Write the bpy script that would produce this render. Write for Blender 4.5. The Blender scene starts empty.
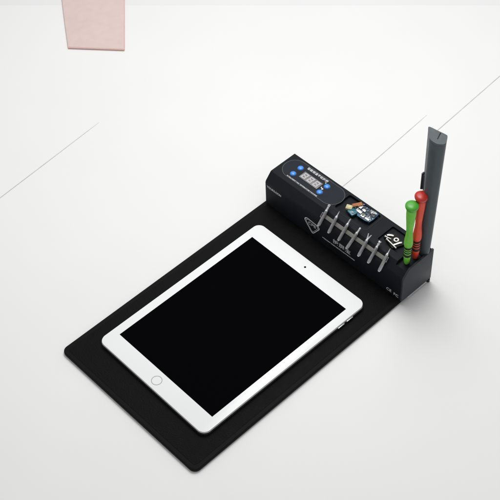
import bpy, bmesh, math, random
from mathutils import Vector, Matrix

S = 0.001                      # everything below is written in millimetres
random.seed(4)
scn = bpy.context.scene
COL = scn.collection
MT = 5.0                       # thickness of the heating mat
ZT = MT + 47.7                 # top of the housing
LX, LY = 212.0, 48.5           # housing footprint

# ------------------------------------------------------------------ materials
def mat(name, col, rough=.5, metal=0., spec=.5, noise=0., nscale=400., bump=0., bscale=2000., bdist=.0002, coat=0., voro=False, rvar=0.):
    m = bpy.data.materials.new(name); m.use_nodes = True
    nt = m.node_tree; N = nt.nodes; L = nt.links
    b = N['Principled BSDF']
    b.inputs['Base Color'].default_value = (*col, 1)
    b.inputs['Roughness'].default_value = rough
    b.inputs['Metallic'].default_value = metal
    b.inputs['Specular IOR Level'].default_value = spec
    b.inputs['Coat Weight'].default_value = coat
    b.inputs['Coat Roughness'].default_value = .08
    tc = N.new('ShaderNodeTexCoord')
    if noise or rvar:
        t = N.new('ShaderNodeTexNoise'); t.inputs['Scale'].default_value = nscale; t.inputs['Detail'].default_value = 6
        L.new(tc.outputs['Object'], t.inputs['Vector'])
        if noise:
            r = N.new('ShaderNodeValToRGB')
            r.color_ramp.elements[0].position = .3; r.color_ramp.elements[1].position = .7
            r.color_ramp.elements[0].color = (*[c * (1 - noise) for c in col], 1)
            r.color_ramp.elements[1].color = (*[min(1, c * (1 + noise)) for c in col], 1)
            L.new(t.outputs['Fac'], r.inputs['Fac']); L.new(r.outputs['Color'], b.inputs['Base Color'])
        if rvar:
            q = N.new('ShaderNodeMapRange')
            q.inputs['From Min'].default_value = .3; q.inputs['From Max'].default_value = .7
            q.inputs['To Min'].default_value = max(.02, rough - rvar); q.inputs['To Max'].default_value = min(1, rough + rvar)
            L.new(t.outputs['Fac'], q.inputs['Value']); L.new(q.outputs['Result'], b.inputs['Roughness'])
    if bump:
        if voro:
            v = N.new('ShaderNodeTexVoronoi'); v.feature = 'F1'; o = v.outputs['Distance']
        else:
            v = N.new('ShaderNodeTexNoise'); v.inputs['Detail'].default_value = 4; o = v.outputs['Fac']
        v.inputs['Scale'].default_value = bscale
        L.new(tc.outputs['Object'], v.inputs['Vector'])
        bp = N.new('ShaderNodeBump'); bp.inputs['Strength'].default_value = bump; bp.inputs['Distance'].default_value = bdist
        L.new(o, bp.inputs['Height']); L.new(bp.outputs['Normal'], b.inputs['Normal'])
    return m

M = dict(
    floor=mat('floor_white', (.86, .86, .855), .6, spec=.08, noise=.012, nscale=6, bump=.05, bscale=60, bdist=.0005),
    border=mat('border_white', (.82, .82, .82), .6, spec=.08, noise=.01, nscale=8),
    joint=mat('joint_grey', (.56, .56, .55), .8, spec=.2, noise=.15, nscale=60),
    leather=mat('black_leatherette', (.0048, .0048, .0054), .66, spec=.09, noise=.3, nscale=140, bump=.6, bscale=680, bdist=.00045, voro=True, rvar=.08),
    leather_edge=mat('black_piping', (.0075, .0075, .0085), .6, spec=.07, bump=.3, bscale=1200, bdist=.0002),
    housing=mat('powder_coat', (.0098, .0116, .0148), .58, spec=.12, noise=.12, nscale=90, bump=.22, bscale=3200, bdist=.00012, rvar=.06),
    endplate=mat('end_slate_lit', (.033, .040, .047), .52, spec=.3, noise=.10, nscale=110, bump=.25, bscale=2600, bdist=.00012, rvar=.05),  # housing coat made lighter: light on the end face put into the colour
    well=mat('well_black', (.008, .008, .009), .7, spec=.25),
    sticker=mat('sticker_slate', (.0175, .0225, .0300), .55, spec=.12, noise=.06, nscale=150),
    line=mat('sticker_line', (.060, .066, .074), .5),
    print_white=mat('print_white', (.80, .81, .82), .55, noise=.1, nscale=900),
    print_grey=mat('print_grey', (.58, .59, .61), .55, noise=.1, nscale=900),
    lens=mat('display_face', (.20, .20, .215), .3, spec=.3),
    segment=mat('display_segment', (.50, .48, .48), .4, spec=.3),
    blue=mat('blue_button', (.045, .27, .85), .22, spec=.5, coat=.3),
    socket=mat('button_socket', (.006, .010, .03), .4),
    steel=mat('steel', (.85, .85, .87), .32, metal=1, noise=.12, nscale=700, rvar=.08),
    shank=mat('grey_steel', (.42, .42, .43), .36, metal=1, noise=.15, nscale=500, rvar=.1),
    magnet=mat('magnet_strip', (.22, .215, .19), .65, spec=.3, noise=.12, nscale=300, bump=.1, bscale=1500),
    white=mat('white_glass', (.90, .905, .91), .28, spec=.35),
    alu=mat('aluminium', (.55, .55, .56), .33, metal=1, noise=.05, nscale=900, rvar=.05),
    screen=mat('black_screen', (.0024, .0024, .003), .2, spec=0),
    ring=mat('button_ring', (.36, .36, .365), .5, spec=.2),
    camdot=mat('camera_dot', (.01, .01, .014), .4, spec=.0),
    green=mat('green_plastic', (.17, .58, .05), .38, spec=.3, noise=.10, nscale=140, coat=.08, bump=.1, bscale=500, bdist=.0003),
    green_cap=mat('green_cap', (.07, .38, .03), .32, spec=.4, noise=.12, nscale=150, coat=.1),
    red=mat('red_plastic', (.82, .075, .035), .38, spec=.3, noise=.10, nscale=140, coat=.08, bump=.1, bscale=500, bdist=.0003),
    red_cap=mat('red_cap', (.52, .028, .02), .32, spec=.4, noise=.12, nscale=150, coat=.1),
    rubber=mat('black_rubber', (.014, .014, .016), .55, spec=.35),
    slate=mat('slate_bar', (.070, .088, .100), .5, spec=.35, noise=.10, nscale=70, bump=.2, bscale=1500, bdist=.0002, rvar=.08),
    slate_top=mat('slate_bar_cap', (.090, .106, .116), .55, spec=.3, noise=.14, nscale=160, bump=.2, bscale=1200, bdist=.0002),
    clip=mat('dark_clip', (.022, .022, .035), .4),
    pcb=mat('circuit_blue', (.028, .105, .19), .4, spec=.5, noise=.5, nscale=330),
    chip=mat('chip_black', (.02, .022, .026), .35, noise=.2, nscale=500),
    can=mat('shield_can', (.56, .54, .50), .3, metal=.85, noise=.25, nscale=420, rvar=.12),
    copper=mat('orange_flex', (.40, .15, .05), .35, noise=.3, nscale=300),
    cream=mat('cream_connector', (.62, .55, .32), .45, noise=.2, nscale=300),
    teal=mat('teal_module', (.03, .17, .23), .3, spec=.5, noise=.4, nscale=300),
    nickel=mat('nickel', (.56, .54, .50), .3, metal=.8, noise=.15, nscale=600, rvar=.1),
    blackmag=mat('black_magnet', (.006, .006, .006), .55, spec=.25),
    pink=mat('pink_cloth', (.715, .57, .54), .85, spec=.15, noise=.03, nscale=90, bump=.35, bscale=900, bdist=.0004),
    pink_edge=mat('pink_trim', (.74, .47, .41), .85, spec=.15, noise=.05, nscale=120),
)

# ------------------------------------------------------------------ geometry helpers (mm)
def BM(): return bmesh.new()

def add_box(bm, x0, x1, y0, y1, z0, z1, bev=0., seg=2):
    b = bmesh.new(); bmesh.ops.create_cube(b, size=1)
    for v in b.verts:
        v.co = Vector(((x0 + x1) / 2 + v.co.x * (x1 - x0), (y0 + y1) / 2 + v.co.y * (y1 - y0), (z0 + z1) / 2 + v.co.z * (z1 - z0)))
    if bev: bmesh.ops.bevel(b, geom=b.edges[:], offset=bev, segments=seg, profile=.5, affect='EDGES')
    merge(bm, b)

def merge(bm, b, mx=None):
    if mx is not None: b.transform(mx)
    me = bpy.data.meshes.new('tmp'); b.to_mesh(me); b.free(); bm.from_mesh(me); bpy.data.meshes.remove(me)

def lathe(bm, prof, c=(0, 0, 0), n=32, axis=None, close=True):
    """prof: list of (radius, height); revolved round +Z at c, or round `axis`."""
    b = bmesh.new(); rings = []
    for r, h in prof:
        if r < 1e-6: rings.append([b.verts.new((0, 0, h))])
        else: rings.append([b.verts.new((r * math.cos(2 * math.pi * k / n), r * math.sin(2 * math.pi * k / n), h)) for k in range(n)])
    for a, d in zip(rings, rings[1:]):
        for k in range(n):
            f = [a[k % len(a)], a[(k + 1) % len(a)], d[(k + 1) % len(d)], d[k % len(d)]]
            u = []
            for v in f:
                if v not in u: u.append(v)
            if len(u) > 2: b.faces.new(u)
    if close:
        for rg, fl in ((rings[0], True), (rings[-1], False)):
            if len(rg) > 2: b.faces.new(rg[::-1] if fl else rg)
    q = Matrix.Identity(4)
    if axis is not None: q = Vector((0, 0, 1)).rotation_difference(Vector(axis).normalized()).to_matrix().to_4x4()
    bmesh.ops.recalc_face_normals(b, faces=b.faces[:])
    merge(bm, b, Matrix.Translation(Vector(c)) @ q)

def prism(bm, poly, z0, z1, bev=0., seg=2, sharp_only=True):
    b = bmesh.new()
    vs = [b.verts.new((x, y, z0)) for x, y in poly]
    f = b.faces.new(vs)
    r = bmesh.ops.extrude_face_region(b, geom=[f])
    for v in r['geom']:
        if isinstance(v, bmesh.types.BMVert): v.co.z = z1
    bmesh.ops.recalc_face_normals(b, faces=b.faces[:])
    if bev:
        es = [e for e in b.edges if abs(e.verts[0].co.z - e.verts[1].co.z) < 1e-6]
        bmesh.ops.bevel(b, geom=es, offset=bev, segments=seg, profile=.5, affect='EDGES')
    merge(bm, b)

def rrect(x0, x1, y0, y1, r, n=8):
    p = []
    for cx, cy, a0 in ((x1 - r, y1 - r, 0), (x0 + r, y1 - r, 90), (x0 + r, y0 + r, 180), (x1 - r, y0 + r, 270)):
        for k in range(n + 1):
            a = math.radians(a0 + 90 * k / n); p.append((cx + r * math.cos(a), cy + r * math.sin(a)))
    return p

def ring_band(bm, outer, inner, z0, z1):
    """closed flat band between two outlines of equal length"""
    n = len(outer); V = {}
    for nm, pl, z in (('ob', outer, z0), ('ot', outer, z1), ('ib', inner, z0), ('it', inner, z1)):
        V[nm] = [bm.verts.new((x, y, z)) for x, y in pl]
    for k in range(n):
        j = (k + 1) % n
        for a, b in (('ob', 'ot'), ('ot', 'it'), ('it', 'ib'), ('ib', 'ob')):
            bm.faces.new((V[a][k], V[a][j], V[b][j], V[b][k]))
    bmesh.ops.recalc_face_normals(bm, faces=bm.faces[:])

def tube(bm, pts, r, n=10):
    for a, b in zip(pts, pts[1:]):
        a = Vector(a); b = Vector(b); d = b - a
        lathe(bm, [(r, 0), (r, d.length)], a, n, d)

def to_obj(name, bm, m, parent=None, base=(0, 0, 0), smooth=35, extra=None):
    bm.transform(Matrix.Translation(-Vector(base)))
    bm.transform(Matrix.Scale(S, 4))
    bmesh.ops.recalc_face_normals(bm, faces=bm.faces[:])
    me = bpy.data.meshes.new(name); bm.to_mesh(me); bm.free()
    me.materials.append(m)
    if extra: me.materials.append(extra)
    if smooth:
        me.polygons.foreach_set('use_smooth', [True] * len(me.polygons))
        try: me.set_sharp_from_angle(angle=math.radians(smooth))
        except Exception: pass
    o = bpy.data.objects.new(name, me); COL.objects.link(o)
    if parent is not None: o.parent = parent
    return o

def tag(o, label, cat, group=None):
    o['label'] = label; o['category'] = cat
    if group: o['group'] = group
    return o

def thing(name, label, cat, base, group=None, rot=(0, 0, 0)):
    o = bpy.data.objects.new(name, None); COL.objects.link(o)
    o.empty_display_size = .01
    o.location = Vector(base) * S; o.rotation_euler = rot
    return tag(o, label, cat, group)

def structure(o): o['kind'] = 'structure'; return o

def text_bm(body, width, height, mx, depth=.08, bold=0.):
    """real lettering: filled text scaled to width x height (mm), centred, then placed by mx"""
    c = bpy.data.curves.new('txt', 'FONT'); c.body = body; c.align_x = 'LEFT'; c.offset = bold; c.resolution_u = 3
    o = bpy.data.objects.new('txt', c); COL.objects.link(o)
    bpy.context.view_layer.update()
    me = bpy.data.meshes.new_from_object(o.evaluated_get(bpy.context.evaluated_depsgraph_get()))
    bpy.data.objects.remove(o); bpy.data.curves.remove(c)
    b = bmesh.new(); b.from_mesh(me); bpy.data.meshes.remove(me)
    xs = [v.co.x for v in b.verts]; ys = [v.co.y for v in b.verts]
    x0, x1, y0, y1 = min(xs), max(xs), min(ys), max(ys)
    for v in b.verts:
        v.co = Vector(((v.co.x - (x0 + x1) / 2) * width / (x1 - x0), (v.co.y - (y0 + y1) / 2) * height / (y1 - y0), 0))
    r = bmesh.ops.extrude_face_region(b, geom=b.faces[:])
    for v in r['geom']:
        if isinstance(v, bmesh.types.BMVert): v.co.z += depth
    out = bmesh.new(); merge(out, b, mx); return out

TOP = lambda x, y, z=ZT: Matrix.Translation((x, y, z))                                              # lettering on a level face
FRONT = lambda x, z, y=0.: Matrix.Translation((x, y, z)) @ Matrix.Rotation(math.radians(90), 4, 'X')  # lettering on the front face

def cut(o, cutters):
    """subtract each cutter bmesh (mm, same frame as o) from o's mesh"""
    for bm in cutters:
        bmesh.ops.recalc_face_normals(bm, faces=bm.faces[:])
        bm.transform(Matrix.Scale(S, 4))
        me = bpy.data.meshes.new('cut'); bm.to_mesh(me); bm.free()
        c = bpy.data.objects.new('cut', me); COL.objects.link(c)
        md = o.modifiers.new('b', 'BOOLEAN'); md.operation = 'DIFFERENCE'; md.solver = 'EXACT'; md.object = c
        bpy.context.view_layer.update()
        res = bpy.data.meshes.new_from_object(o.evaluated_get(bpy.context.evaluated_depsgraph_get()))
        o.modifiers.remove(md); old = o.data; o.data = res; bpy.data.meshes.remove(old)
        bpy.data.objects.remove(c); bpy.data.meshes.remove(me)

# ------------------------------------------------------------------ setting
b = BM(); add_box(b, -1600, 1600, -1500, 1700, -20, 0)
structure(to_obj('floor', b, M['floor'], smooth=0))

# paler grey strip that closes the floor along the far side
d = Vector((404, -422, 0)).normalized()  # outward normal is (-.72,.69)
a0 = Vector((-492, 50, 0)); t = Vector((422.4, 404.5, 0)).normalized(); nrm = Vector((-t.y, t.x, 0))
p = [a0 - t * 500, a0 + t * 1100, a0 + t * 1100 + nrm * 300, a0 - t * 500 + nrm * 300]
b = BM(); prism(b, [(v.x, v.y) for v in p], 0, .08)
structure(to_obj('floor_border', b, M['border'], smooth=0))

def joint(pts, w):
    l, r = [], []
    for (x, y), ww in zip(pts, w):
        l.append((x - ww / 2, y)); r.append((x + ww / 2, y))
    b = BM(); prism(b, l + r[::-1], .0, .25)
    structure(to_obj('floor_joint', b, M['joint'], smooth=0))
joint([(-234, -245), (-244.3, -138.8), (-251.3, -68), (-253.3, -47.2)], [.9, .9, .7, .15])
joint([(44, 56), (41, 143), (35, 226), (33.3, 250)], [1., 1., .9, .15])
joint([(60.9, 230), (60.8, 239), (56.7, 303.6), (52, 378)], [.2, 1., 1., 1.])

# ------------------------------------------------------------------ heating mat with its control housing
st = thing('screen_heating_station', 'black leatherette heating mat with a black control housing fixed along one short end', 'heating mat', (0, 0, 0))
bm = BM(); prism(bm, rrect(-3.6, 209.7, -304.2, 47.5, 7.5), 0.2, MT - .25, bev=1.5, seg=4)
mt_ = to_obj('mat', bm, M['leather_edge'], st, smooth=50)
bm = BM(); prism(bm, rrect(1.6, 204.6, -299.0, 46.0, 4.5), 1, MT, bev=.4, seg=3)
to_obj('pad_cover', bm, M['leather'], mt_, smooth=50)

prof = [(0, MT + .6), (0, MT + 34.6), (.15, MT + 36.1), (.9, MT + 38.07), (8.7, MT + 47.0), (9.3, MT + 47.5), (10.1, MT + 47.7), (LY - .7, MT + 47.7), (LY - .2, MT + 47.5), (LY, MT + 47.0), (LY, MT + .6)]
def profile_solid(x0, x1, pr):
    b = bmesh.new()
    f = b.faces.new([b.verts.new((x0, y, z)) for y, z in pr])
    r = bmesh.ops.extrude_face_region(b, geom=[f])
    for v in r['geom']:
        if isinstance(v, bmesh.types.BMVert): v.co.x = x1
    bmesh.ops.recalc_face_normals(b, faces=b.faces[:])
    es = [e for e in b.edges if abs(e.verts[0].co.x - e.verts[1].co.x) < 1e-6]
    bmesh.ops.bevel(b, geom=es, offset=.45, segments=2, profile=.5, affect='EDGES')
    return b
bm = profile_solid(0, 209.6, prof)
hs = to_obj('housing', bm, M['housing'], st, smooth=0)
GX, GY, RX, RY = 200.9, 16.9, 202.4, 29.1        # where the two screwdrivers stand
cs = []
c = BM(); prism(c, rrect(91, 138.5, 19.5, 45.2, 2.5), ZT - 3.2, ZT + 5); cs.append(c)
c = BM(); prism(c, rrect(157.5, 188, 17.5, 43.3, 2.0), ZT - 2.6, ZT + 5); cs.append(c)
c = BM(); prism(c, rrect(194.5, 209.0, 6.5, 47.4, .6, 3), ZT - 4.7, ZT + 5); cs.append(c)
for x, y in ((GX, GY), (RX, RY)):
    c = BM(); lathe(c, [(2.6, ZT - 16), (2.6, ZT + 2)], (x, y, 0), 20); cs.append(c)
cut(hs, cs)
hs.data.polygons.foreach_set('use_smooth', [True] * len(hs.data.polygons))
try: hs.data.set_sharp_from_angle(angle=math.radians(18))
except Exception: pass

# end plate in slate lightened for the light it catches, a little proud of the housing, with a raised rear ear
pe = [(-.15, MT + .4), (-.15, MT + 35), (.1, MT + 36.6), (.85, MT + 38.5), (8.0, MT + 46.7), (9.2, MT + 47.6), (11, MT + 48.1), (40, MT + 48.3), (45.5, MT + 48.5), (47.2, MT + 49.3), (48.3, MT + 49.2), (48.7, MT + 48.2), (48.7, MT + .4)]
bm = profile_solid(209.6, 212, pe)
ep = to_obj('end_plate', bm, M['endplate'], st, smooth=30)
bm = BM(); add_box(bm, 209.9, 212.6, 10, 41, MT - .6, MT + .35, .2)  # pale strip put in for the reflection along the base ledge
to_obj('ledge_glint', bm, M['print_grey'], ep)
bm = BM(); lathe(bm, [(1.9, .2), (2.1, 4.6)], (210.6, 46.2, 0), 16)
to_obj('rubber_foot', bm, M['rubber'], st)

# tray floor ridges: raised lip round the board tray
bm = BM(); ring_band(bm, rrect(87.6, 141.4, 16.2, 46.6, 4.5), rrect(88.4, 140.6, 17, 45.8, 3.8), ZT, ZT + .25)
to_obj('tray_lip', bm, M['sticker'], hs)

# front lettering, emblem, magnet strip
to_obj('lettering', text_bm('YOUKILOON', 23, 3.3, FRONT(14.2, 36.2 - .6), bold=.01), M['print_white'], hs, smooth=0)
to_obj('lettering', text_bm('拆屏宝', 27, 7.2, FRONT(121.5, 24.6), bold=.012), M['print_grey'], hs, smooth=0)
to_obj('lettering', text_bm('INTELLIGENT SCREEN REMOVAL HEATING MACHINE', 49.5, 1.5, FRONT(116.8, 17.4), bold=.035), M['print_white'], hs, smooth=0)
to_obj('lettering', text_bm('CE', 7.2, 4.0, FRONT(193.2, 10.9)), M['print_white'], hs, smooth=0)
to_obj('lettering', text_bm('FC', 6.6, 4.0, FRONT(203.6, 10.3)), M['print_white'], hs, smooth=0)
def scale_poly(p, k, c): return [(c[0] + (x - c[0]) * k, c[1] + (y - c[1]) * k) for x, y in p]
sh = [(63.6, 27.2), (64.4, 29.6), (67.2, 31.4), (70, 31.6), (82.5, 30.6), (85.4, 29.6), (87.2, 27.6), (86.9, 25.4), (78.6, 13.2), (76.6, 11.8), (74.4, 12.8), (64.2, 25.2)]
def front_mx(): return Matrix.Rotation(math.radians(90), 4, 'X')
bm = BM(); ring_band(bm, sh, scale_poly(sh, .9, (75.8, 24.2)), 0, .12); bm.transform(front_mx())
em = to_obj('emblem', bm, M['print_white'], hs, smooth=0)
bm = BM(); ring_band(bm, scale_poly(sh, .80, (75.8, 24.2)), scale_poly(sh, .745, (75.8, 24.2)), 0, .12); bm.transform(front_mx())
merge(bm, text_bm('CPB', 12.2, 4.6, FRONT(75.6, 25.2), bold=.015))
t_ = to_obj('emblem', bm, M['print_grey'], hs, smooth=0)

A = math.radians(48.85)                           # slope of the housing's sloping front edge
SL = Matrix.Translation((0, 5.0, MT + 42.77)) @ Matrix.Rotation(A, 4, 'X')   # local x along, y up the slope, z outward
bm = BM(); b2 = BM(); add_box(b2, 90.5, 180.5, -2.2, 2.2, -.5, .75, .2); merge(bm, b2, SL)
to_obj('magnetic_strip', bm, M['magnet'], hs)

# control panel
cx, cy, ax, ay = 47.8, 30.2, 44.2, 15.0
def stadium(ax, ay, n=24):
    p = []
    for s_, a0 in ((1, -90), (-1, 90)):
        for k in range(n + 1):
            a = math.radians(a0 + 180 * k / n); p.append((cx + s_ * (ax - ay) + ay * math.cos(a), cy + ay * math.sin(a)))
    return p
bm = BM(); prism(bm, stadium(ax, ay), ZT, ZT + .18)
cp = to_obj('control_panel', bm, M['sticker'], st, smooth=30)
bm = BM(); ring_band(bm, stadium(ax, ay), stadium(ax - .55, ay - .55), ZT + .15, ZT + .32)
to_obj('outline', bm, M['line'], cp, smooth=0)
to_obj('lettering', text_bm('智能恒温平板拆屏', 32.0, 3.7, TOP(43.8, 42.2 - .2, ZT + .15), bold=.015), M['print_white'], cp, smooth=0)
to_obj('lettering', text_bm('INTELLIGENT PAD TEMPERATURE MACHINE', 47.5, 1.6, TOP(42.6, 16.9, ZT + .15), bold=.02), M['print_white'], cp, smooth=0)
bm = BM()
for x, y in ((59.2, 38.9), (60.4, 30.5)): lathe(bm, [(.75, ZT + .15), (.75, ZT + .3)], (x, y, 0), 10)
add_box(bm, 61.4, 64, 29, 29.9, ZT + .15, ZT + .3); add_box(bm, 62.3, 63.2, 28.2, 30.7, ZT + .16, ZT + .31)
to_obj('mark', bm, M['print_white'], cp, smooth=0)
for x, y in ((22.3, 35.6), (22.3, 23.4), (64.3, 35.6), (64.3, 23.5)):
    bm = BM(); lathe(bm, [(3.5, ZT), (3.5, ZT + .7), (3.35, ZT + 1.2), (2.7, ZT + 1.75), (1.6, ZT + 2.05), (0, ZT + 2.15)], (x, y, 0), 32)
    bt = to_obj('button', bm, M['blue'], cp, smooth=60)
    bm = BM(); lathe(bm, [(4.1, ZT), (4.1, ZT + .45), (3.55, ZT + .45), (3.55, ZT + .1)], (x, y, 0), 32)
    to_obj('button_ring', bm, M['socket'], cp, smooth=30)
bm = BM(); add_box(bm, 30, 58.4, 24.5, 35.5, ZT + .1, ZT + .75, .2)
dp = to_obj('display', bm, M['lens'], st)
for k in range(3):
    x0 = 31.2 + k * 9.1; w_, h_ = 7.4, 8.8; y0 = 25.6; bm = BM(); q = 1.75
    sl = .9
    def seg(xa, xb, ya, yb):
        f = lambda x, y: (x + sl * (y - y0) / h_, y)
        prism(bm, [f(xa, ya), f(xb, ya), f(xb, yb), f(xa, yb)], ZT + .7, ZT + .95)
    g = .12; my = y0 + h_ / 2
    seg(x0, x0 + q, y0 + g, my - g); seg(x0, x0 + q, my + g, y0 + h_ - g)
    seg(x0 + w_ - q - sl, x0 + w_ - sl, y0 + g, my - g); seg(x0 + w_ - q - sl, x0 + w_ - sl, my + g, y0 + h_ - g)
    for yy in (y0, my - q / 2, y0 + h_ - q): seg(x0 + q + g, x0 + w_ - q - sl - g, yy, yy + q)
    to_obj('digit', bm, M['segment'], dp, smooth=0)

# ------------------------------------------------------------------ tablet
TX, TY, TR = 104.02, -150.91, -.006487
tb = thing('tablet', 'white tablet with a black screen lying face up on the black mat', 'tablet', (TX, TY, MT), rot=(0, 0, TR))
W2, H2 = 84.75, 120.0
bm = BM(); prism(bm, rrect(-W2, W2, -H2, H2, 9.5, 12), .1, 5.6, bev=1.5, seg=5)
to_obj('body', bm, M['alu'], tb, smooth=50)
bm = BM(); prism(bm, rrect(-W2 + .75, W2 - .75, -H2 + .75, H2 - .75, 8.9, 12), 5.3, 6.05, bev=.22, seg=2)
to_obj('front_glass', bm, M['white'], tb, smooth=50)
bm = BM(); add_box(bm, -73.9, 73.9, -98.5, 98.5, 5.9, 6.09)
to_obj('screen', bm, M['screen'], tb, smooth=0)
bm = BM(); n = 48
circ = lambda r, x=0, y=-109.3: [(x + r * math.cos(2 * math.pi * k / n), y + r * math.sin(2 * math.pi * k / n)) for k in range(n)]
ring_band(bm, circ(5.9), circ(5.25), 6.0, 6.14)
to_obj('home_button', bm, M['ring'], tb, smooth=0)
bm = BM(); lathe(bm, [(1.25, 6.0), (1.25, 6.1)], (.6, 109.2, .1), 24)
to_obj('front_camera', bm, M['camdot'], tb, smooth=0)
for y in (79.5, 92.8):
    bm = BM(); add_box(bm, W2 - .6, W2 + .75, y - 4.9, y + 4.9, 2.0, 3.9, .5, 3)
    to_obj('volume_button', bm, M['steel'], tb)

# ------------------------------------------------------------------ precision bits on the magnet strip
def bit(x, low, labeltxt, kind, rz, blen=19.4, clip=None):
    base = SL @ Vector((x, low, 2.75))
    t = thing('driver_bit', labeltxt, 'screwdriver bit', base, 'driver bits on the magnetic strip', (A, 0, 0))
    t.rotation_euler = (Matrix.Rotation(A, 3, 'X') @ Matrix.Rotation(rz, 3, 'Z')).to_euler()
    Y = (0, 1, 0)
    bm = BM(); lathe(bm, [(0, 0), (1.3, .0), (1.9, .7), (2.0, 1.4), (2.0, blen - 1), (1.75, blen)], (0, 0, 0), 6, Y)
    to_obj('shank', bm, M['shank'], t, smooth=20)
    bm = BM(); lathe(bm, [(0, -1.1), (.8, -.95), (1.4, -.4), (1.6, .25), (1.5, .8)], (0, 0, 0), 16, Y); to_obj('end_glint', bm, M['steel'], t)  # bright bead, enlarged to stand in for the highlight on the lower end
    bm = BM()
    L = blen
    lathe(bm, [(1.8, L - .1), (1.95, L + .3), (1.6, L + 1.3), (1.0, L + 2.4)], (0, 0, 0), 16, Y)
    if kind == 'fine': lathe(bm, [(.85, L + 2), (.7, L + 5), (.35, L + 7.6), (.15, L + 8.2)], (0, 0, 0), 12, Y)
    if kind == 'cross': lathe(bm, [(1.05, L + 2), (1.0, L + 6.2), (1.05, L + 6.6), (.3, L + 8.0)], (0, 0, 0), 8, Y)
    if kind == 'thick': lathe(bm, [(1.2, L + 2), (1.15, L + 5.0), (1.3, L + 5.3), (1.3, L + 7.0), (.6, L + 7.9)], (0, 0, 0), 12, Y)
    if kind == 'bead': lathe(bm, [(.9, L + 2), (.9, L + 2.6), (1.7, L + 3), (1.7, L + 4.4), (.9, L + 4.8), (.9, L + 5.6), (1.8, L + 6), (1.9, L + 7.4), (1.2, L + 8.0)], (0, 0, 0), 16, Y)
    if kind == 'fork':
        prism(bm, [(-1.3, L + 2), (1.3, L + 2), (2.5, L + 7.9), (1.6, L + 8.1), (.2, L + 4.4), (-.2, L + 4.4), (-1.6, L + 8.1), (-2.5, L + 7.9)], -.6, .6, bev=.15)
    if kind == 'knob':
        lathe(bm, [(1.5, L + 2), (1.35, L + 4.5), (1.1, L + 5), (1.5, L + 5.6), (1.85, L + 7), (1.5, L + 8.2), (.6, L + 8.6)], (0, 0, 0), 16, Y)
    to_obj('tip', bm, M['steel'], t)
    if clip:
        s_, y_ = clip; bm = BM()
        add_box(bm, s_ * 1.8 if s_ > 0 else -3.3, 3.3 if s_ > 0 else -1.8, y_ - 3.2, y_ - 2.2, -.6, .6, .1)
        add_box(bm, s_ * 1.8 if s_ > 0 else -3.3, 3.3 if s_ > 0 else -1.8, y_ + 2.2, y_ + 3.2, -.6, .6, .1)
        add_box(bm, 2.7 if s_ > 0 else -3.4, 3.4 if s_ > 0 else -2.7, y_ - 3.1, y_ + 3.1, -.62, .62, .1)
        to_obj('clip', bm, M['shank'], t)
L0 = -12.9
bit(90.5, L0 + .3, 'driver bit with a bright bulb tip, overlapping the shield emblem, nearest the blue buttons', 'knob', .0, 19.0, (-1, 12.5))
bit(106.0, L0 + .6, 'driver bit with a fine needle tip, next after the one over the emblem', 'fine', .03, 19.2)
bit(121.4, L0 + .3, 'driver bit with a slim cross tip, its lower end by the Chinese lettering', 'cross', -.02, 20)
bit(135.0, L0 - 1.8, 'driver bit with a thick blunt tip, hanging lowest beside the last Chinese character', 'thick', -.1, 20.4)
bit(152.1, L0 - .9, 'driver bit with a forked tip', 'fork', .01, 19.5)
bit(166.4, L0 - .6, 'driver bit with two bright beads on its tip, beside the forked bit', 'bead', 0., 19.6)
bit(182.5, L0 - 1.1, 'driver bit with a side clip and a thin tip, nearest the green screwdriver', 'fine', .05, 19.8, (1, 15.5))

# ------------------------------------------------------------------ phone circuit board in the long tray
PB = (121, 33, ZT - 3.2)
pc = thing('circuit_board', 'small blue phone circuit board with silver shields and an orange ribbon in the long tray', 'circuit board', PB, rot=(0, 0, 0))
def pc_part(name, bm, m, parent=pc, sm=30): return to_obj(name, bm, m, parent, base=PB, smooth=sm)
zb = ZT + 1.2
bm = BM()
prism(bm, [(110.5, 30), (113, 27.5), (118, 28.6), (119, 26.2), (131, 26.6), (135.8, 28.5), (136.6, 34), (135.6, 44.2), (128, 44.6), (126.5, 43.4), (117, 43.0), (112, 41.4), (111, 36)], zb - .6, zb + .6, bev=.12)
for x, y in ((114, 31), (133.5, 30), (133, 42), (115, 40)): lathe(bm, [(1, ZT - 3.2), (1, zb)], (x, y, 0), 10)
bd = pc_part('board', bm, M['pcb'])
bm = BM()
for x0, x1, y0, y1, h in ((114.5, 121.5, 29.8, 33.8, 1.6), (122.3, 127.2, 27.6, 32.3, 1.3), (128.2, 134.4, 28.2, 31.6, 1.1), (112.6, 116.6, 35.2, 40.2, 1.9), (118.2, 123.0, 35.0, 38.0, 1.5)):
    add_box(bm, x0, x1, y0, y1, zb + .55, zb + .6 + h, .2)
pc_part('shield', bm, M['can'], bd)
bm = BM()
for x0, x1, y0, y1, h in ((124.5, 129.5, 34.2, 38.4, 1.0), (131, 135, 36.5, 41, .9), (118.2, 121.8, 39.6, 42.2, .8), (123.6, 125.6, 28.9, 30.9, 1.6)):
    add_box(bm, x0, x1, y0, y1, zb + .5, zb + .6 + h, .12)
for k in range(70):
    x = random.uniform(117, 135.2); y = random.uniform(33, 43)
    w_ = random.choice((.35, .5, .7)); add_box(bm, x - w_, x + w_, y - .3, y + .3, zb + .58, zb + .6 + random.uniform(.3, .7))
pc_part('chips', bm, M['chip'], bd)
bm = BM()
for k in range(60):
    x = random.uniform(113, 135.4); y = random.uniform(29, 43.6)
    add_box(bm, x - .42, x + .42, y - .28, y + .28, zb + .58, zb + .95 + random.uniform(0, .6))
for k in range(9): add_box(bm, 125.6 + k * .95, 126.05 + k * .95, 40.2, 43.2, zb + .58, zb + 1.1)
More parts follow.
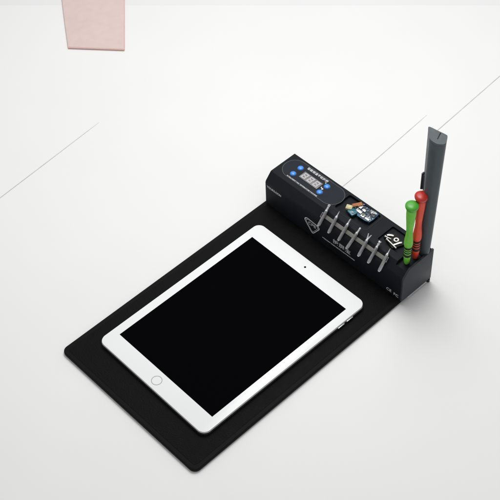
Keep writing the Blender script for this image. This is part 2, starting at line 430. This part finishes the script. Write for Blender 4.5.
for k in range(14):
    x = random.uniform(108.5, 115); y = random.uniform(24.5, 36); w_ = random.uniform(.3, .8)
    if (x, y) and 109 < x: add_box(bm, x - w_, x + w_, y - .4, y + .4, zb + .3, zb + 1.3 + random.uniform(.1, .4), .05)
pc_part('solder_pads', bm, M['can'], bd)
bm = BM(); b2 = BM(); add_box(b2, -6.2, 5.4, -2.7, 2.7, -.35, .35, .15); add_box(b2, -1, 4.4, -3.9, -2.4, -.3, .3, .1); add_box(b2, -5.8, -3.2, -2, 2, .3, 1.0, .15)
merge(bm, b2, Matrix.Translation((109.6, 37.6, zb + 2.4)) @ Matrix.Rotation(math.radians(62), 4, 'Z') @ Matrix.Rotation(math.radians(-14), 4, 'X'))
pc_part('ribbon', bm, M['copper'])
bm = BM(); b2 = BM(); add_box(b2, -3.6, 3.6, -3.0, 3.0, -1.4, 1.4, .4); add_box(b2, -2.4, 2.4, -1.8, 1.8, 1.3, 2.0, .2)
merge(bm, b2, Matrix.Translation((105.2, 28.6, zb + 1.0)) @ Matrix.Rotation(math.radians(24), 4, 'Z'))
pc_part('connector', bm, M['cream'])
bm = BM(); b2 = BM(); add_box(b2, -5.0, 4.4, -4.0, 4.4, -1.1, 1.1, .6)
lathe(b2, [(2.3, 1), (2.3, 1.8), (1.5, 1.9), (1.3, 1.5), (0, 1.45)], (.5, .2, 0), 24)
for k in range(7): add_box(b2, -3.4 + k * .9, -3.0 + k * .9, -3.6, -2.9, -.3, .6)
merge(bm, b2, Matrix.Translation((112.3, 26.6, zb - .1)) @ Matrix.Rotation(math.radians(-12), 4, 'Z'))
pc_part('camera_module', bm, M['teal'])

# ------------------------------------------------------------------ loose metal parts in the square tray
zt = ZT - 2.6
bm = BM(); prism(bm, [(160.3, 25.0), (178.5, 18.2), (184.5, 31.5), (166, 38.5)], zt, ZT + .6, bev=.3)
mg = to_obj('black_magnet', bm, M['blackmag'], None, base=(172, 28, zt)); mg.location = Vector((172, 28, zt)) * S
tag(mg, 'flat black magnet block in the square tray, carrying loose metal pieces', 'magnet')
zm = ZT + .62
GM = 'loose metal pieces on the black magnet'
def loose(name, bm, label, cat, c, m='nickel'):
    o = to_obj(name, bm, M[m], None, base=c, smooth=35); o.location = Vector(c) * S; return tag(o, label, cat, GM)
bm = BM(); lathe(bm, [(1.4, zm + .4), (1.5, zm), (2.9, zm), (3.2, zm + .5), (3.2, zm + 1.6), (2.8, zm + 2.0), (1.7, zm + 2.0), (1.3, zm + 1.5), (1.4, zm + .4)], (174.6, 29.3, 0), 28, close=False)
loose('metal_ring', bm, 'round silver ring with a dark hole, on the black magnet', 'ring', (174.6, 29.3, zm))
bm = BM(); lathe(bm, [(1.6, 0), (1.6, 1.1), (.95, 1.3), (.95, 15.8), (.6, 16.4)], (166.4, 22.9, zm + 1.5), 14, (15.2, -2.4, -.3))
loose('screw', bm, 'long silver screw along the near edge of the black magnet', 'screw', (166.4, 22.9, zm))
bm = BM(); lathe(bm, [(1.3, 0), (1.3, .9), (.85, 1.1), (.85, 7.6), (.5, 8.1)], (162.2, 24.8, zm + 1.2), 12, (7.6, 1.5, 0))
loose('screw', bm, 'short silver screw at the corner of the black magnet, below the silver plate', 'screw', (162.2, 24.8, zm))
bm = BM(); prism(bm, [(161.8, 28.0), (163, 27.2), (166, 29.9), (168.8, 31.2), (168.3, 33.2), (165.4, 32.4), (162.6, 30.4)], zm, zm + 1.3, bev=.2)
loose('metal_plate', bm, 'little bent silver plate on the back of the black magnet', 'plate', (165, 30, zm))
bm = BM(); prism(bm, [(176.3, 22.4), (178, 21.9), (180.8, 28.6), (182.4, 30.2), (180.6, 31.9), (178.6, 29.6)], zm, zm + 1.4, bev=.2)
loose('metal_strip', bm, 'thin silver strip beside the ring, nearest the green screwdriver', 'strip', (179, 26, zm))

# ------------------------------------------------------------------ screwdrivers
def driver(x, y, z0, h, mb, mc, label, name='precision_screwdriver'):
    t = thing(name, label, 'screwdriver', (x, y, ZT - 4.7), 'screwdrivers in the housing')
    B = (x, y, ZT - 4.7)
    k = h / 91.
    P = lambda l: [(r * 1.13, z0 + z * k) for r, z in l]
    bm = BM(); lathe(bm, [(1.5, ZT - 13), (1.5, z0 + 3)], (x, y, 0), 16); to_obj('shaft', bm, M['steel'], t, base=B)
    bm = BM(); lathe(bm, P([(1.5, 0), (2.3, .4), (2.9, 4), (3.5, 11), (3.5, 12.5), (3.1, 13), (3.1, 28), (3.8, 28.5), (4.25, 31), (4.35, 35), (4.1, 40), (3.55, 46), (3.25, 51), (3.35, 56), (3.9, 65), (4.5, 74), (4.8, 80), (4.75, 85), (4.6, 87.5)]), (x, y, 0), 60)
    for v in bm.verts:                       # soft flutes along the upper handle
        zz = (v.co.z - z0) / k
        a_ = math.atan2(v.co.y - y, v.co.x - x); g_ = max(0, min(1, (zz - 32) / 10)) * max(0, min(1, (86 - zz) / 6))
        q_ = 1 - .05 * g_ * (.5 - .5 * math.cos(6 * a_)) ** 2
        v.co.x = x + (v.co.x - x) * q_; v.co.y = y + (v.co.y - y) * q_
    hd = to_obj('handle', bm, mb, t, base=B, smooth=50)
    for za, zc in ((13.2, 16.8), (18.6, 20.6), (22.2, 23.8), (25.2, 27.6)):
        w_ = 3.95
        bm = BM(); lathe(bm, P([(3.0, za), (w_ - .3, za), (w_, za + .5), (w_, zc - .5), (w_ - .3, zc), (3.0, zc)]), (x, y, 0), 40, close=False)
        to_obj('grip_ring', bm, M['rubber'], t, base=B)
    bm = BM()
    for za, zc in ((16.9, 18.5), (20.7, 22.1), (23.9, 25.1)):
        lathe(bm, P([(3.0, za), (3.6, za), (3.75, (za + zc) / 2), (3.6, zc), (3.0, zc)]), (x, y, 0), 40, close=False)
    to_obj('coloured_ring', bm, mb, t, base=B)
    bm = BM(); lathe(bm, P([(4.6, 85.2), (4.9, 85.6), (6.0, 88.6), (6.3, 89.9), (6.35, 91.0), (6.2, 91.8), (5.7, 92.4), (4.2, 93.1), (2.2, 93.5), (0, 93.6)]), (x, y, 0), 48)
    to_obj('cap', bm, mc, t, base=B, smooth=50)
driver(GX, GY, ZT - 4.7, 91.0, M['green'], M['green_cap'], 'green screwdriver standing in the end well of the housing')
driver(RX, RY, ZT - 4.7, 97.0, M['red'], M['red_cap'], 'red screwdriver standing between the green one and the grey bar')

# ------------------------------------------------------------------ tall half-round bar
top = [(192.0, 43.5), (202.5, 45.3), (211.2, 46.5), (213.6, 45.7), (216.4, 41.6), (218.6, 37.4), (217.8, 33.8), (213.8, 30.8), (208.0, 30.1), (203.2, 31.4), (199.8, 34.6), (195.4, 39.2)]
def cr(p, n=5):
    """closed smooth outline, keeping the flat back's two corners crisp enough"""
    out = []
    N_ = len(p)
    for i in range(N_):
        p0, p1, p2, p3 = (Vector(p[(i + j - 1) % N_]) for j in range(4))
        for k in range(n):
            u = k / n
            out.append(.5 * ((2 * p1) + (p2 - p0) * u + (2 * p0 - 5 * p1 + 4 * p2 - p3) * u * u + (3 * p1 - p0 - 3 * p2 + p3) * u ** 3))
    return out
tp = cr(top)
BC = Vector((203.0, 42.0)); TC = Vector((206.2, 39.2))
ZB0, ZB1 = ZT - 4.7, 226.0
br = thing('half_round_bar', 'tall slate grey half-round bar standing upright at the rear corner of the housing', 'bar', (BC.x, BC.y, ZB0))
B = (BC.x, BC.y, ZB0)
def loft(levels, name, m, sm=40):
    b = BM(); R_ = []
    for u, z, g in levels:
        cc = BC.lerp(TC, u); s_ = (.68 + .32 * u ** .8) * g
        R_.append([b.verts.new((cc.x + (q.x - TC.x) * s_, cc.y + (q.y - TC.y) * s_, z)) for q in tp])
    n = len(tp)
    for a, d_ in zip(R_, R_[1:]):
        for k in range(n): b.faces.new((a[k], a[(k + 1) % n], d_[(k + 1) % n], d_[k]))
    b.faces.new(R_[0][::-1]); b.faces.new(R_[-1])
    return to_obj(name, b, m, br, base=B, smooth=sm)
lv = [(0, ZB0, .86), (.004, ZB0 + .6, .95), (.01, ZB0 + 1.6, 1.)] + [(u / 12, ZB0 + (ZB1 - ZB0) * u / 12, 1.) for u in range(1, 12)] + [(.985, ZB1 - 3, 1.)]
body = loft(lv, 'body', M['slate'])
capo = loft([(.985, ZB1 - 3.05, .985), (.988, ZB1 - 2.6, 1.012), (.997, ZB1 - .5, 1.012), (1., ZB1, 1.0)], 'end_cap', M['slate_top'])
bm = BM(); b2 = BM(); add_box(b2, -4.8, 4.8, -.55, .55, -.2, .12, .05)
merge(bm, b2, Matrix.Translation((207.6, 40.2, ZB1)) @ Matrix.Rotation(math.atan2(-8.5, 3.3), 4, 'Z'))
to_obj('slot', bm, M['blackmag'], capo, base=B)
bm = BM(); add_box(bm, 191.3, 193.2, 39.8, 43.2, 139.5, 163, .5); add_box(bm, 192.8, 198, 40.4, 42.8, 140.5, 161.5, .3)
to_obj('clip', bm, M['clip'], br, base=B)

# ------------------------------------------------------------------ pale pink pad at the far edge of the floor
fl, fr = Vector((-394.4, 15.2)), Vector((-336.6, 64.9))
l0, r0 = Vector((-478.9, 73.5)), Vector((-417, 132.5))
def along(a, b_, k): return a + (b_ - a) * k
pk = thing('pink_pad', 'pale pink cloth covered pad lying flat at the far edge of the white floor', 'pad', ((fl.x + r0.x) / 2, (fl.y + r0.y) / 2, .6))
PBs = ((fl.x + r0.x) / 2, (fl.y + r0.y) / 2, .6)
ol = [fl, fr, along(fr, r0, 2.0), along(fl, l0, 2.0)]
# left side bows a little, as in a soft pad
left = [along(fl, along(fl, l0, 2.0), k / 8) for k in range(8, 0, -1)]
nl = Vector((-(l0 - fl).y, (l0 - fl).x)).normalized()
if nl.dot(fr - fl) > 0: nl = -nl
left = [q + nl * 1.6 * math.sin(math.pi * (i + 1) / 9) for i, q in enumerate(left)]
poly = [(fl.x, fl.y), (fr.x, fr.y)] + [(ol[2].x, ol[2].y)] + [(q.x, q.y) for q in left]
bm = BM(); prism(bm, poly, .4, 3.4, bev=1.2, seg=4)
to_obj('cover', bm, M['pink'], pk, base=PBs, smooth=50)
bm = BM()
tube(bm, [(fl.x, fl.y, 1.9), (fr.x, fr.y, 1.9)], .8, 8); tube(bm, [(fr.x, fr.y, 1.9), (ol[2].x, ol[2].y, 1.9)], .8, 8)
to_obj('edge_piping', bm, M['pink_edge'], pk, base=PBs, smooth=50)

# ------------------------------------------------------------------ camera (solved from the tablet, mat and housing corners)
Rw = ((0.693171, 0.720067, -0.03188), (0.530609, -0.539725, -0.653568), (-0.487819, 0.436119, -0.756196))
cam = bpy.data.cameras.new('camera'); cam.lens = 1248.22 * 36 / 500; cam.sensor_width = 36; cam.clip_start = .02; cam.clip_end = 50
co = bpy.data.objects.new('camera', cam); COL.objects.link(co)
r0_, d0_, f0_ = (Vector(v) for v in Rw)
f0_.normalize(); r0_ = (r0_ - f0_ * r0_.dot(f0_)).normalized(); d0_ = f0_.cross(r0_)
mx = Matrix(((r0_.x, -d0_.x, -f0_.x), (r0_.y, -d0_.y, -f0_.y), (r0_.z, -d0_.z, -f0_.z))).to_4x4()
mx.translation = Vector((733.12, -684.17, 1080.55)) * S
co.matrix_world = mx
scn.camera = co

# ------------------------------------------------------------------ studio light
w = bpy.data.worlds.new('World'); scn.world = w; w.use_nodes = True
bg = w.node_tree.nodes['Background']; bg.inputs['Color'].default_value = (1, 1, 1, 1); bg.inputs['Strength'].default_value = .45

def area(name, loc, target, size, power, col=(1, 1, 1)):
    l = bpy.data.lights.new(name, 'AREA'); l.shape = 'DISK'; l.size = size; l.energy = power; l.color = col
    o = bpy.data.objects.new(name, l); COL.objects.link(o)
    o.location = loc; o.rotation_euler = (Vector(target) - Vector(loc)).to_track_quat('-Z', 'Y').to_euler()
    return o
area('softbox_key', (.0, .13, .90), (.02, .08, 0), .5, 3.65)
area('softbox_back', (-.54, .50, 1.38), (.1, -.14, 0), 1.05, 7.4)

vs = scn.view_settings; vs.view_transform = 'Standard'; vs.look = 'None'; vs.exposure = 0; vs.gamma = 1
scn.render.resolution_x = scn.render.resolution_y = 1024
